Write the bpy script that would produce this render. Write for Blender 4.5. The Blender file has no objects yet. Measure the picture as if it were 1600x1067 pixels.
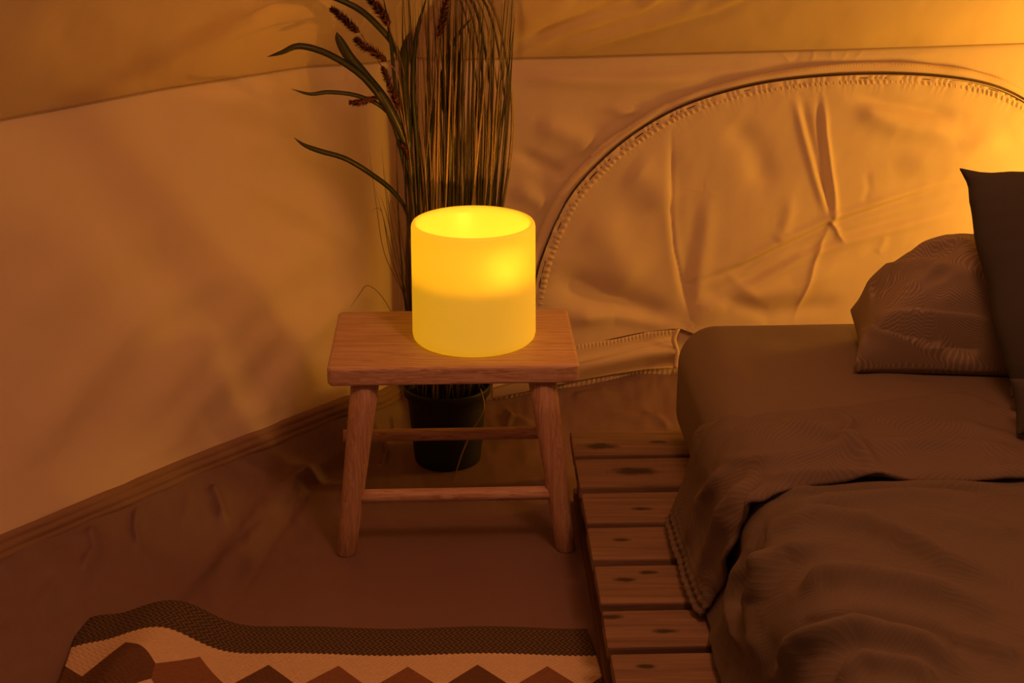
import bpy, bmesh, math, random
import numpy as np
from math import sin, cos, tan, radians, pi, atan
from mathutils import Vector

random.seed(7)
rng = np.random.default_rng(11)
SC = bpy.context.scene
COL = SC.collection

# ------------------------------------------------------------------ camera
F = 2300.0
PITCH = radians(20.7)
CAM = np.array([0.0, 0.0, 1.15])
cam_d = bpy.data.cameras.new('camera')
cam = bpy.data.objects.new('camera', cam_d)
COL.objects.link(cam)
cam.location = CAM
cam.rotation_euler = (pi / 2 - PITCH, 0, 0)
cam_d.sensor_fit = 'HORIZONTAL'
cam_d.sensor_width = 36.0
cam_d.lens = 36.0 * F / 1600.0
cam_d.clip_start = 0.05
SC.camera = cam

# ------------------------------------------------------------------ world, lights, exposure
SC.view_settings.view_transform = 'Standard'
SC.view_settings.look = 'None'
SC.view_settings.gamma = 1.0
SC.view_settings.use_curve_mapping = False
SC.view_settings.exposure = 0.0

world = bpy.data.worlds.new('dusk')
SC.world = world
world.use_nodes = True
wb = world.node_tree.nodes['Background']
wb.inputs[0].default_value = (1.0, 0.36, 0.17, 1)
wb.inputs[1].default_value = 0.14


def light(name, kind, loc, energy, color, size=0.1, look=None):
    d = bpy.data.lights.new(name, kind)
    d.energy = energy
    d.color = color
    if kind == 'AREA':
        d.shape = 'DISK'
        d.size = size
    else:
        d.shadow_soft_size = size
    o = bpy.data.objects.new(name, d)
    COL.objects.link(o)
    o.location = loc
    if look is not None:
        v = Vector(look) - Vector(loc)
        o.rotation_euler = v.to_track_quat('-Z', 'Y').to_euler()
    return o


# lamp that stands behind the bed, just out of the picture on the right
light('bedside_lamp_light', 'POINT', (1.35, 2.57, 0.47), 16.5, (1.0, 0.47, 0.045), 0.09)
# unseen fill light added overhead inside the tent to lift the interior
light('overhead_fill_light', 'POINT', (0.35, 1.22, 1.50), 16.0, (1.0, 0.38, 0.17), 0.12)

# ------------------------------------------------------------------ maths helpers
cP, sP = cos(PITCH), sin(PITCH)


def ray(px, py):
    u = (px - 800.0) / F
    v = (533.5 - py) / F
    return np.array([u, cP + v * sP, -sP + v * cP])


def at_z(px, py, z):
    r = ray(px, py)
    return CAM + r * ((z - CAM[2]) / r[2])


def at_y(px, py, y):
    r = ray(px, py)
    return CAM + r * (y / r[1])


# the back wall's rest plane:  y = 2.61 + 0.16 x + 0.2063 z
def at_back(px, py, proud=0.0):
    r = ray(px, py)
    t = (2.61 + 0.2063 * 1.15 - proud) / (r[1] - 0.16 * r[0] - 0.2063 * r[2])
    return CAM + r * t


BACK_N = np.array([0.16, -1.0, 0.2063])
BACK_N = BACK_N / np.linalg.norm(BACK_N)


def project(P):
    D = P - CAM
    zd = D[..., 1] * cP - D[..., 2] * sP
    up = D[..., 1] * sP + D[..., 2] * cP
    return 800 + F * D[..., 0] / zd, 533.5 - F * up / zd


def line_dist(X, Y, pts):
    """signed distance to a polyline and the parameter 0..1 along it"""
    best = np.full(X.shape, 1e9)
    sg = np.zeros(X.shape)
    par = np.zeros(X.shape)
    n = len(pts) - 1
    for i in range(n):
        x0, y0 = pts[i]
        x1, y1 = pts[i + 1]
        dx, dy = x1 - x0, y1 - y0
        L2 = dx * dx + dy * dy
        t = np.clip(((X - x0) * dx + (Y - y0) * dy) / L2, 0, 1)
        ex, ey = X - (x0 + t * dx), Y - (y0 + t * dy)
        d = np.sqrt(ex * ex + ey * ey)
        cr = np.sign(dx * ey - dy * ex)
        m = d < best
        best = np.where(m, d, best)
        sg = np.where(m, cr, sg)
        par = np.where(m, (i + t) / n, par)
    return best * sg, best, par


def creases(X, Y, items):
    """sum of fold profiles.  item = (kind, points, width, amplitude)"""
    out = np.zeros(X.shape)
    for kind, pts, w, amp in items:
        s, d, p = line_dist(X, Y, pts)
        fade = np.clip(4 * p, 0, 1) * np.clip(4 * (1 - p), 0, 1)
        fade = fade * fade * (3 - 2 * fade)
        fade = 0.15 + 0.85 * fade
        endcut = np.where((p <= 0.0) | (p >= 1.0), np.exp(-(d / w) ** 2), 1.0)
        if kind == 'ridge':
            out += amp * fade * np.exp(-(d / w) ** 2)
        elif kind == 'step':
            out += amp * fade * endcut * (s / w) * np.exp(-(d / w) ** 2) * 1.6
        elif kind == 'sharp':
            out += amp * fade * np.exp(-np.abs(d) / w)
    return out


def fbm(X, Y, scale, octaves=4, seed=0, aniso=1.0, ang=0.0):
    r = np.random.default_rng(seed)
    ca, sa = cos(ang), sin(ang)
    U = (X * ca + Y * sa) * scale
    V = (-X * sa + Y * ca) * scale * aniso
    out = np.zeros(X.shape)
    a = 1.0
    for o in range(octaves):
        for k in range(5):
            th = r.uniform(0, 2 * pi)
            f = r.uniform(0.7, 1.5)
            out += a * 0.3 * np.sin(f * (U * cos(th) + V * sin(th)) + r.uniform(0, 6.28) + 0.7 * np.sin(U * 0.37 * f + V * 0.51 + r.uniform(0, 6.28)))
        U = U * 2.03
        V = V * 2.03
        a *= 0.5
    return out


def smooth1(A, k):
    """gaussian smoothing along axis 0"""
    x = np.arange(-3 * k, 3 * k + 1)
    w = np.exp(-(x / k) ** 2 / 2)
    w /= w.sum()
    P = np.pad(A, ((3 * k, 3 * k), (0, 0)), mode='reflect', reflect_type='odd')
    return np.stack([np.convolve(P[:, i], w, mode='valid') for i in range(A.shape[1])], 1)


def catmull(pts, n):
    P = np.array(pts, float)
    P = np.vstack([2 * P[0] - P[1], P, 2 * P[-1] - P[-2]])
    m = len(P) - 3
    T = np.linspace(0, m - 1e-6, n)
    out = []
    for t in T:
        i = int(t)
        u = t - i
        p0, p1, p2, p3 = P[i:i + 4]
        out.append(0.5 * ((2 * p1) + (-p0 + p2) * u + (2 * p0 - 5 * p1 + 4 * p2 - p3) * u * u + (-p0 + 3 * p1 - 3 * p2 + p3) * u ** 3))
    return np.array(out)


def grid_normals(P):
    du = np.gradient(P, axis=0)
    dv = np.gradient(P, axis=1)
    n = np.cross(du, dv)
    return n / (np.linalg.norm(n, axis=-1, keepdims=True) + 1e-12)


# ------------------------------------------------------------------ object helpers
def mk(name, verts, faces, mat, parent=None, smooth=True, base=None, uvs=None):
    V = np.asarray(verts, float).reshape(-1, 3)
    if parent is not None:
        q, off = parent, np.zeros(3)
        while q is not None:
            off = off + np.array(q.location)
            q = q.parent
    elif base is not None:
        off = np.asarray(base, float)
    else:
        off = np.array([(V[:, 0].min() + V[:, 0].max()) / 2, (V[:, 1].min() + V[:, 1].max()) / 2, V[:, 2].min()])
    me = bpy.data.meshes.new(name)
    me.from_pydata((V - off).tolist(), [], faces)
    me.update()
    if uvs is not None:
        uvl = me.uv_layers.new(name='uv')
        idx = np.empty(len(me.loops), int)
        me.loops.foreach_get('vertex_index', idx)
        uvl.data.foreach_set('uv', np.asarray(uvs, float).reshape(-1, 2)[idx].ravel())
    if smooth:
        me.polygons.foreach_set('use_smooth', [True] * len(me.polygons))
    if mat is not None:
        me.materials.append(mat)
    o = bpy.data.objects.new(name, me)
    COL.objects.link(o)
    if parent is not None:
        o.parent = parent
    else:
        o.location = off
    return o


def gfaces(nu, nv, wrap=False, flip=False):
    f = []
    for i in range(nu if wrap else nu - 1):
        a = i * nv
        b = ((i + 1) % nu) * nv
        for j in range(nv - 1):
            q = (a + j, b + j, b + j + 1, a + j + 1)
            f.append(q[::-1] if flip else q)
    return f


def mk_grid(name, P, mat, parent=None, uvs=None, flip=False, thick=0.0, base=None):
    nu, nv = P.shape[:2]
    o = mk(name, P.reshape(-1, 3), gfaces(nu, nv, flip=flip), mat, parent, True, base, None if uvs is None else uvs.reshape(-1, 2))
    if thick:
        m = o.modifiers.new('thickness', 'SOLIDIFY')
        m.thickness = thick
        m.offset = -1
    return o


def empty(name, loc, label, cat, group=None, kind=None):
    o = bpy.data.objects.new(name, None)
    COL.objects.link(o)
    o.location = loc
    o.empty_display_size = 0.05
    tag(o, label, cat, group, kind)
    return o


def tag(o, label=None, cat=None, group=None, kind=None):
    if label:
        o['label'] = label
    if cat:
        o['category'] = cat
    if group:
        o['group'] = group
    if kind:
        o['kind'] = kind
    return o


def struct(o, label, cat):
    return tag(o, label, cat, None, 'structure')


def tube(path, radii, n=8, flat=None):
    """tube along a path; returns verts, faces"""
    P = np.asarray(path, float)
    m = len(P)
    R = np.broadcast_to(np.asarray(radii, float), (m,))
    T = np.gradient(P, axis=0)
    T /= np.linalg.norm(T, axis=1, keepdims=True) + 1e-12
    ref = np.array([0, 0, 1.0]) if abs(T[0][2]) < 0.9 else np.array([0, 1.0, 0])
    V = []
    a = np.cross(ref, T[0])
    a /= np.linalg.norm(a)
    for i in range(m):
        a = a - T[i] * a.dot(T[i])
        a /= np.linalg.norm(a)
        b = np.cross(T[i], a)
        for k in range(n):
            th = 2 * pi * k / n
            V.append(P[i] + R[i] * (a * cos(th) + b * sin(th) * (flat if flat else 1)))
    f = []
    for i in range(m - 1):
        for k in range(n):
            k2 = (k + 1) % n
            f.append((i * n + k, i * n + k2, (i + 1) * n + k2, (i + 1) * n + k))
    f.append(tuple(range(n))[::-1])
    f.append(tuple((m - 1) * n + k for k in range(n)))
    return V, f


def lathe(profile, c, n=64):
    V = []
    for r, z in profile:
        for k in range(n):
            th = 2 * pi * k / n
            V.append((c[0] + r * cos(th), c[1] + r * sin(th), z))
    f = []
    m = len(profile)
    for i in range(m - 1):
        for k in range(n):
            k2 = (k + 1) % n
            f.append((i * n + k, i * n + k2, (i + 1) * n + k2, (i + 1) * n + k))
    return V, f


# ------------------------------------------------------------------ materials
def new_mat(name):
    m = bpy.data.materials.new(name)
    m.use_nodes = True
    nt = m.node_tree
    b = nt.nodes['Principled BSDF']
    return m, nt, b


def N(nt, typ, **kw):
    n = nt.nodes.new(typ)
    for k, v in kw.items():
        setattr(n, k, v)
    return n


def mathn(nt, op, a, b=None, c=None):
    n = nt.nodes.new('ShaderNodeMath')
    n.operation = op
    for i, x in enumerate((a, b, c)):
        if x is None:
            continue
        if isinstance(x, (int, float)):
            n.inputs[i].default_value = x
        else:
            nt.links.new(x, n.inputs[i])
    return n.outputs[0]


def mixc(nt, fac, a, b):
    n = nt.nodes.new('ShaderNodeMix')
    n.data_type = 'RGBA'
    for s, x in ((0, fac), (6, a), (7, b)):
        if isinstance(x, (int, float)):
            n.inputs[s].default_value = x
        elif isinstance(x, tuple):
            n.inputs[s].default_value = (*x, 1)
        else:
            nt.links.new(x, n.inputs[s])
    return n.outputs[2]


def coords(nt, kind='Object', scale=(1, 1, 1), rot=(0, 0, 0)):
    tc = N(nt, 'ShaderNodeTexCoord')
    mp = N(nt, 'ShaderNodeMapping')
    nt.links.new(tc.outputs[kind], mp.inputs[0])
    mp.inputs['Scale'].default_value = scale
    mp.inputs['Rotation'].default_value = rot
    return mp.outputs[0]


def noise(nt, vec, scale, detail=4, rough=0.55, dist=0.0):
    n = N(nt, 'ShaderNodeTexNoise')
    nt.links.new(vec, n.inputs['Vector'])
    n.inputs['Scale'].default_value = scale
    n.inputs['Detail'].default_value = detail
    n.inputs['Roughness'].default_value = rough
    n.inputs['Distortion'].default_value = dist
    return n.outputs[0]


def bump(nt, b, h, strength, dist=0.001, prev=None):
    n = N(nt, 'ShaderNodeBump')
    n.inputs['Strength'].default_value = strength
    n.inputs['Distance'].default_value = dist
    nt.links.new(h, n.inputs['Height'])
    if prev is not None:
        nt.links.new(prev, n.inputs['Normal'])
    nt.links.new(n.outputs[0], b.inputs['Normal'])
    return n.outputs[0]


def ramp(nt, fac, stops):
    r = N(nt, 'ShaderNodeValToRGB')
    e = r.color_ramp.elements
    while len(e) < len(stops):
        e.new(0.5)
    for el, (p, c) in zip(e, stops):
        el.position = p
        el.color = (*c, 1)
    nt.links.new(fac, r.inputs[0])
    return r.outputs[0]


def cloth(name, col, rough=0.9, weave=900.0, wstr=0.25, var=0.12, sheen=0.0, spec=0.2, fine=0.0):
    m, nt, b = new_mat(name)
    v = coords(nt)
    n1 = noise(nt, v, 3.0, 4)
    dark = tuple(c * (1 - var) for c in col)
    lite = tuple(min(1, c * (1 + var)) for c in col)
    c = mixc(nt, n1, dark, lite)
    nt.links.new(c, b.inputs['Base Color'])
    b.inputs['Roughness'].default_value = rough
    b.inputs['Specular IOR Level'].default_value = spec
    b.inputs['Sheen Weight'].default_value = sheen
    n2 = noise(nt, v, weave, 2, 0.7)
    n3 = noise(nt, v, 40.0, 3, 0.5)
    hh = mathn(nt, 'ADD', mathn(nt, 'MULTIPLY', n2, 0.35), mathn(nt, 'MULTIPLY', n3, fine))
    bump(nt, b, hh, wstr, 0.0012)
    return m


M = {}
M['canvas'] = cloth('cream_canvas', (0.74, 0.60, 0.44), 0.85, 700, 0.3, 0.05, fine=0.5)
M['canvas_band'] = cloth('cream_canvas_band', (0.72, 0.57, 0.40), 0.7, 500, 0.4, 0.08, spec=0.4, fine=0.6)
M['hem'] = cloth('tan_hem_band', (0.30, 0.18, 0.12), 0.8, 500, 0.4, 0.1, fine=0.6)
M['zip'] = cloth('dark_zip_tape', (0.10, 0.055, 0.03), 0.6, 500, 0.3, 0.1, spec=0.4)
M['seam'] = cloth('seam_tape', (0.42, 0.28, 0.18), 0.8, 500, 0.3, 0.1)
M['groundsheet'] = cloth('brown_groundsheet', (0.21, 0.125, 0.115), 0.55, 500, 0.3, 0.12, spec=0.4, fine=0.8)
M['sheet'] = cloth('brown_sheet', (0.185, 0.135, 0.10), 0.9, 900, 0.3, 0.06, sheen=0.05, fine=0.4)
M['cushion'] = cloth('dark_linen', (0.066, 0.058, 0.050), 0.95, 600, 0.6, 0.15, fine=0.8)
M['pot'] = cloth('black_plastic', (0.012, 0.013, 0.012), 0.5, 60, 0.1, 0.1, spec=0.4)
M['soil'] = cloth('dark_soil', (0.03, 0.02, 0.012), 1.0, 120, 1.0, 0.4, fine=2.0)


def leaf_mat(name, ca, cb):
    m, nt, b = new_mat(name)
    info = N(nt, 'ShaderNodeObjectInfo')
    v = coords(nt, 'Object', (60, 60, 3))
    n1 = noise(nt, v, 1.0, 3)
    f = mathn(nt, 'ADD', mathn(nt, 'MULTIPLY', info.outputs['Random'], 0.9), mathn(nt, 'MULTIPLY', n1, 0.25))
    nt.links.new(mixc(nt, mathn(nt, 'MINIMUM', f, 1.0), ca, cb), b.inputs['Base Color'])
    b.inputs['Roughness'].default_value = 0.42
    b.inputs['Specular IOR Level'].default_value = 0.5
    return m


M['straw'] = leaf_mat('straw_blade', (0.085, 0.055, 0.025), (0.36, 0.25, 0.11))
M['green'] = leaf_mat('green_blade', (0.020, 0.016, 0.009), (0.075, 0.055, 0.028))
M['leaf'] = leaf_mat('broad_green_leaf', (0.028, 0.038, 0.014), (0.05, 0.06, 0.024))
M['spike'] = leaf_mat('purple_bristles', (0.10, 0.035, 0.030), (0.17, 0.065, 0.045))


def duvet_mat(name, base, lite, strength, su, sv):
    """linen with a woven fern print: arching rows of thin veins"""
    m, nt, b = new_mat(name)
    tc = N(nt, 'ShaderNodeTexCoord')
    sep = N(nt, 'ShaderNodeSeparateXYZ')
    nt.links.new(tc.outputs['UV'], sep.inputs[0])
    U = mathn(nt, 'MULTIPLY', sep.outputs[0], su)
    V = mathn(nt, 'MULTIPLY', sep.outputs[1], sv)
    nz = noise(nt, tc.outputs['UV'], 3.0, 2)
    U = mathn(nt, 'ADD', U, mathn(nt, 'MULTIPLY', mathn(nt, 'SINE', mathn(nt, 'MULTIPLY', V, 1.4)), 0.25))
    cell = mathn(nt, 'ABSOLUTE', mathn(nt, 'SUBTRACT', mathn(nt, 'FRACT', U), 0.5))
    arch = mathn(nt, 'POWER', mathn(nt, 'MULTIPLY', cell, 2.0), 0.7)
    par = mathn(nt, 'MULTIPLY', mathn(nt, 'MODULO', mathn(nt, 'FLOOR', U), 2.0), 2.0)
    ph = mathn(nt, 'ADD', mathn(nt, 'MULTIPLY', V, 7.0), mathn(nt, 'ADD', mathn(nt, 'MULTIPLY', arch, mathn(nt, 'SUBTRACT', 5.5, mathn(nt, 'MULTIPLY', par, 5.5))), nz))
    ln = mathn(nt, 'SINE', mathn(nt, 'MULTIPLY', ph, 6.2832))
    ln = mathn(nt, 'SMOOTH_MIN', mathn(nt, 'MAXIMUM', ln, 0.0), 0.8, 0.2)
    nt.links.new(mixc(nt, mathn(nt, 'MULTIPLY', ln, strength), base, lite), b.inputs['Base Color'])
    b.inputs['Roughness'].default_value = 0.9
    b.inputs['Specular IOR Level'].default_value = 0.2
    v = coords(nt)
    n2 = noise(nt, v, 800, 2, 0.7)
    bump(nt, b, mathn(nt, 'ADD', mathn(nt, 'MULTIPLY', ln, 0.5), mathn(nt, 'MULTIPLY', n2, 0.4)), 0.35, 0.0012)
    return m


M['pillow'] = duvet_mat('fern_patterned_linen', (0.23, 0.175, 0.125), (0.48, 0.36, 0.25), 0.5, 6.0, 9.0)
M['duvet'] = duvet_mat('faint_fern_linen', (0.14, 0.108, 0.08), (0.175, 0.135, 0.10), 0.2, 11.0, 22.0)
M['duvet_flap'] = duvet_mat('fern_linen_reverse', (0.15, 0.110, 0.086), (0.205, 0.155, 0.125), 0.45, 11.0, 22.0)


def wood(name, light_c, dark_c, axis, stretch, scale, rough=0.5, knots=False, bands=1.0):
    m, nt, b = new_mat(name)
    sc = [stretch, stretch, stretch]
    sc[axis] = 1.0
    tc = N(nt, 'ShaderNodeTexCoord')
    info = N(nt, 'ShaderNodeObjectInfo')
    add = N(nt, 'ShaderNodeVectorMath', operation='ADD')
    nt.links.new(tc.outputs['Object'], add.inputs[0])
    cmb = N(nt, 'ShaderNodeCombineXYZ')
    r = mathn(nt, 'MULTIPLY', info.outputs['Random'], 7.0)
    for i in range(3):
        nt.links.new(r, cmb.inputs[i])
    nt.links.new(cmb.outputs[0], add.inputs[1])
    mp = N(nt, 'ShaderNodeMapping')
    nt.links.new(add.outputs[0], mp.inputs[0])
    mp.inputs['Scale'].default_value = sc
    v = mp.outputs[0]
    n1 = noise(nt, v, scale, 3, 0.6, 0.3)
    n2 = noise(nt, v, scale * 4, 3, 0.7)
    f = mathn(nt, 'ADD', mathn(nt, 'MULTIPLY', n1, 0.75), mathn(nt, 'MULTIPLY', n2, 0.25))
    f = mathn(nt, 'FRACT', mathn(nt, 'MULTIPLY', f, 5.0 * bands)) if bands > 1 else f
    c = ramp(nt, f, [(0.25, dark_c), (0.75, light_c)]) if bands <= 1 else ramp(nt, f, [(0.0, light_c), (0.6, tuple(0.5 * (a + d) for a, d in zip(light_c, dark_c))), (0.88, dark_c), (1.0, light_c)])
    if knots:
        nzk = noise(nt, tc.outputs['Object'], 60.0, 3)
        k = None
        for kx, ky, kr in knots:
            d3 = N(nt, 'ShaderNodeVectorMath', operation='SUBTRACT')
            nt.links.new(tc.outputs['Object'], d3.inputs[0])
            d3.inputs[1].default_value = (kx, ky, 0)
            m3 = N(nt, 'ShaderNodeVectorMath', operation='MULTIPLY')
            nt.links.new(d3.outputs[0], m3.inputs[0])
            m3.inputs[1].default_value = (0.36 / kr, 1.0 / kr, 0)
            l3 = N(nt, 'ShaderNodeVectorMath', operation='LENGTH')
            nt.links.new(m3.outputs[0], l3.inputs[0])
            dd = mathn(nt, 'ADD', l3.outputs['Value'], mathn(nt, 'MULTIPLY', mathn(nt, 'SUBTRACT', nzk, 0.5), 0.9))
            k = dd if k is None else mathn(nt, 'MINIMUM', k, dd)
        k = ramp(nt, k, [(0.45, (1, 1, 1)), (1.0, (0, 0, 0))])
        c = mixc(nt, mathn(nt, 'MULTIPLY', k, 0.9), c, tuple(d * 0.22 for d in dark_c))
    nt.links.new(c, b.inputs['Base Color'])
    b.inputs['Roughness'].default_value = rough
    b.inputs['Specular IOR Level'].default_value = 0.35
    bump(nt, b, n2, 0.25, 0.0008)
    return m


M['pine_x'] = wood('pale_pine_seat', (0.70, 0.47, 0.34), (0.40, 0.21, 0.13), 0, 48.0, 2.6, 0.5, bands=1.3)
M['pine_z'] = wood('pale_pine_leg', (0.62, 0.39, 0.26), (0.40, 0.215, 0.13), 2, 50.0, 2.2, 0.5, bands=1.3)
M['plank_y'] = wood('dark_pallet_stringer', (0.20, 0.10, 0.05), (0.10, 0.045, 0.02), 1, 16.0, 3.0, 0.8)

# ------------------------------------------------------------------ setting: tent
# plan control points of the wall: (hem point, seam point), left to right
ctrl = []
A = at_z(0, 866, 0.115)
B = at_z(300, 738, 0.095)
C_ = at_z(545, 640, 0.07)
ctrl.append(((-1.30, 1.05, 0.13), (-1.36, 1.30, 0.68)))
ctrl.append((tuple(A), tuple(at_z(2, 181, 0.68))))
ctrl.append((tuple(B), tuple(at_z(250, 134, 0.68))))
ctrl.append((tuple(C_), tuple(at_z(480, 98, 0.68))))
ctrl.append((tuple(at_z(590, 634, 0.055)), tuple(at_z(590, 92, 0.68))))
ctrl.append((tuple(at_z(624, 630, 0.055) + np.array([0, 0.055, 0])), tuple(at_z(632, 92, 0.68) + np.array([0, 0.075, 0]))))
hz = lambda px, py: tuple(at_back(px, py))
ctrl.append((hz(676, 632), tuple(at_back(680, 88))))
ctrl.append((hz(800, 621), tuple(at_back(800, 85))))
ctrl.append((hz(905, 601), tuple(at_back(905, 83))))
ctrl.append((hz(1000, 584), tuple(at_back(1000, 80))))
ctrl.append((hz(1100, 585), tuple(at_back(1100, 77))))
ctrl.append((hz(1350, 590), tuple(at_back(1350, 71))))
ctrl.append((hz(1620, 590), tuple(at_back(1620, 62))))
ctrl.append(((1.75, 2.60, 0.06), (1.80, 2.85, 0.69)))
ctrl.append(((2.60, 1.70, 0.06), (2.70, 1.80, 0.69)))
H = np.array([c[0] for c in ctrl])
S = np.array([c[1] for c in ctrl])
mid = (H + S) / 2
cum = np.r_[0, np.cumsum(np.linalg.norm(np.diff(mid[:, :2], axis=0), axis=1))]
NS = 1300
# denser where the picture looks
dens = np.interp(np.linspace(0, 1, 4000), [0, 0.12, 0.14, 0.72, 0.75, 1], [0.3, 0.3, 1, 1, 0.3, 0.3])
cd = np.cumsum(dens)
cd = (cd - cd[0]) / (cd[-1] - cd[0])
sp = np.interp(np.linspace(0, 1, NS), cd, np.linspace(0, 1, 4000)) * cum[-1]
Hs = np.stack([np.interp(sp, cum, H[:, i]) for i in range(3)], 1)
Ss = np.stack([np.interp(sp, cum, S[:, i]) for i in range(3)], 1)
Hs = smooth1(Hs, 4)
Ss = smooth1(Ss, 4)
i_corner = int(np.argmin(np.abs(sp - cum[5])))
NT = 330
T = np.linspace(0, 1, NT)[None, :, None]
W = Hs[:, None, :] * (1 - T) + Ss[:, None, :] * T
Wn = grid_normals(W)
cen = np.array([0.5, 1.0, 0.4])
sgn = np.sign(((cen - W) * Wn).sum(-1, keepdims=True))
Wn = Wn * sgn
PX, PY = project(W)

arch = [(826, 520), (832, 475), (841, 425), (853, 388), (871, 345), (893, 305), (930, 262), (980, 218), (1040, 180),
        (1100, 155), (1180, 134), (1260, 123), (1350, 118), (1440, 120), (1520, 130), (1575, 148), (1625, 180), (1680, 230), (1720, 300), (1740, 400), (1745, 500)]
archP = catmull(arch, 420)

left_creases = [
    ('ridge', [(560, 330), (430, 430), (300, 560), (180, 700)], 40, 0.01500),
    ('ridge', [(430, 400), (250, 470), (110, 610), (20, 740)], 34, 0.01250),
    ('ridge', [(500, 470), (400, 540), (300, 640), (240, 730)], 26, 0.01000),
    ('ridge', [(250, 330), (150, 410), (0, 520)], 45, 0.00875),
    ('ridge', [(560, 440), (490, 520), (430, 600), (380, 690)], 24, 0.00875),
    ('step', [(590, 100), (600, 300), (590, 620)], 30, 0.00750),
    ('ridge', [(600, 440), (520, 480), (440, 560)], 18, 0.00625),
]
back_creases = [
    ('ridge', [(800, 120), (960, 128), (1120, 122)], 14, 0.01050),
    ('ridge', [(1000, 95), (1100, 100), (1180, 102)], 7, -0.00450),
    ('ridge', [(830, 190), (900, 215), (930, 235)], 20, 0.01050),
    ('ridge', [(800, 290), (850, 320), (872, 330)], 16, 0.00900),
    ('ridge', [(800, 235), (860, 262), (900, 290)], 12, -0.00900),
    ('ridge', [(940, 170), (1000, 178), (1030, 180)], 8, 0.00600),
    ('sharp', [(1272, 75), (1270, 88), (1266, 98)], 3.0, 0.00600),
    ('sharp', [(1250, 78), (1246, 90), (1240, 99)], 4.0, -0.00450),
    ('sharp', [(1300, 76), (1298, 88), (1304, 98)], 3.0, 0.00450),
    ('sharp', [(1325, 78), (1318, 90), (1312, 98)], 3.0, 0.00450),
    ('sharp', [(1350, 76), (1338, 90), (1330, 98)], 3.0, 0.00450),
    ('sharp', [(1220, 80), (1228, 90), (1236, 99)], 3.0, 0.00450),
    ('ridge', [(1200, 82), (1300, 92), (1400, 90), (1480, 80)], 8, 0.00450),
]
flap_creases = [
    ('sharp', [(1049, 205), (1051, 260), (1049, 330), (1054, 390), (1066, 440), (1078, 500)], 3.6, -0.00714),
    ('step', [(1049, 205), (1050, 330), (1066, 440), (1080, 500)], 14, 0.00340),
    ('step', [(1246, 150), (1258, 200), (1276, 270), (1300, 345)], 8, 0.00765),
    ('step', [(1282, 150), (1286, 210), (1294, 270), (1306, 345)], 6, -0.00850),
    ('ridge', [(1300, 300), (1303, 345), (1296, 352)], 5, 0.00680),
    ('step', [(1080, 440), (1160, 412), (1230, 378), (1300, 345), (1400, 312), (1530, 272)], 8, -0.00816),
    ('step', [(1098, 472), (1180, 436), (1250, 398), (1320, 372), (1420, 345), (1520, 318)], 10, 0.00765),
    ('sharp', [(1300, 345), (1275, 400), (1262, 440), (1240, 500)], 4, 0.00510),
    ('sharp', [(1300, 345), (1318, 380)], 4, 0.00510),
    ('ridge', [(1355, 265), (1358, 295), (1348, 322)], 6, -0.0016),
    ('ridge', [(1385, 365), (1378, 385), (1370, 398)], 6, 0.0016),
    ('ridge', [(1240, 300), (1225, 360), (1210, 380)], 10, 0.00340),
    ('ridge', [(860, 430), (950, 470), (1060, 505)], 24, -0.01700),
    ('ridge', [(1062, 512), (960, 490), (880, 500)], 14, 0.01190),
    ('ridge', [(1062, 512), (1130, 470), (1240, 450), (1340, 400)], 16, 0.00850),
    ('step', [(1075, 505), (1080, 440), (1090, 380), (1100, 300)], 16, 0.00510),
    ('ridge', [(1140, 190), (1180, 230), (1200, 300)], 22, -0.00850),
    ('ridge', [(1330, 165), (1400, 195), (1520, 215)], 18, 0.01190),
    ('ridge', [(1330, 150), (1420, 168), (1500, 180)], 10, -0.00850),
    ('ridge', [(1390, 260), (1500, 245), (1580, 205)], 22, 0.01020),
    ('ridge', [(980, 260), (1020, 290), (1040, 330)], 30, 0.01020),
    ('ridge', [(930, 330), (960, 400), (1000, 450)], 34, 0.01020),
    ('ridge', [(1130, 420), (1160, 450), (1190, 470)], 8, 0.0016),
    ('ridge', [(1090, 450), (1200, 490), (1330, 470)], 14, -0.00680),
]


def canvas_noise(X, Y):
    return 0.0016 * fbm(X, Y, 1 / 70.0, 4, 3) + 0.0008 * fbm(X, Y, 1 / 22.0, 3, 5, 0.5, 0.6)


dW = creases(PX, PY, left_creases) + creases(PX, PY, back_creases) + canvas_noise(PX, PY)
# gentle slackness of the left wall; nothing at hem or seam
tt = np.linspace(0, 1, NT)[None, :]
edge = np.clip(tt * 12, 0, 1) * np.clip((1 - tt) * 14, 0, 1)
_, dArch, _ = line_dist(PX, PY, [tuple(p) for p in archP[::8]])
dW = dW * edge * np.clip((dArch - 22) / 14, 0.12, 1)
Wd = W + Wn * dW[..., None]
BASE0 = (0, 0, 0)
o = mk_grid('wall_left', Wd[:i_corner + 1], M['canvas'], base=tuple(Wd[i_corner // 2, 0]))
struct(o, 'slack cream canvas side wall of the tent left of the plant', 'tent wall')
o = mk_grid('wall_back', Wd[i_corner:], M['canvas'], base=tuple(Wd[(NS + i_corner) // 2, 0]))
struct(o, 'cream canvas wall of the tent behind the bed around the arched window', 'tent wall')
wall_back = o

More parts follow.
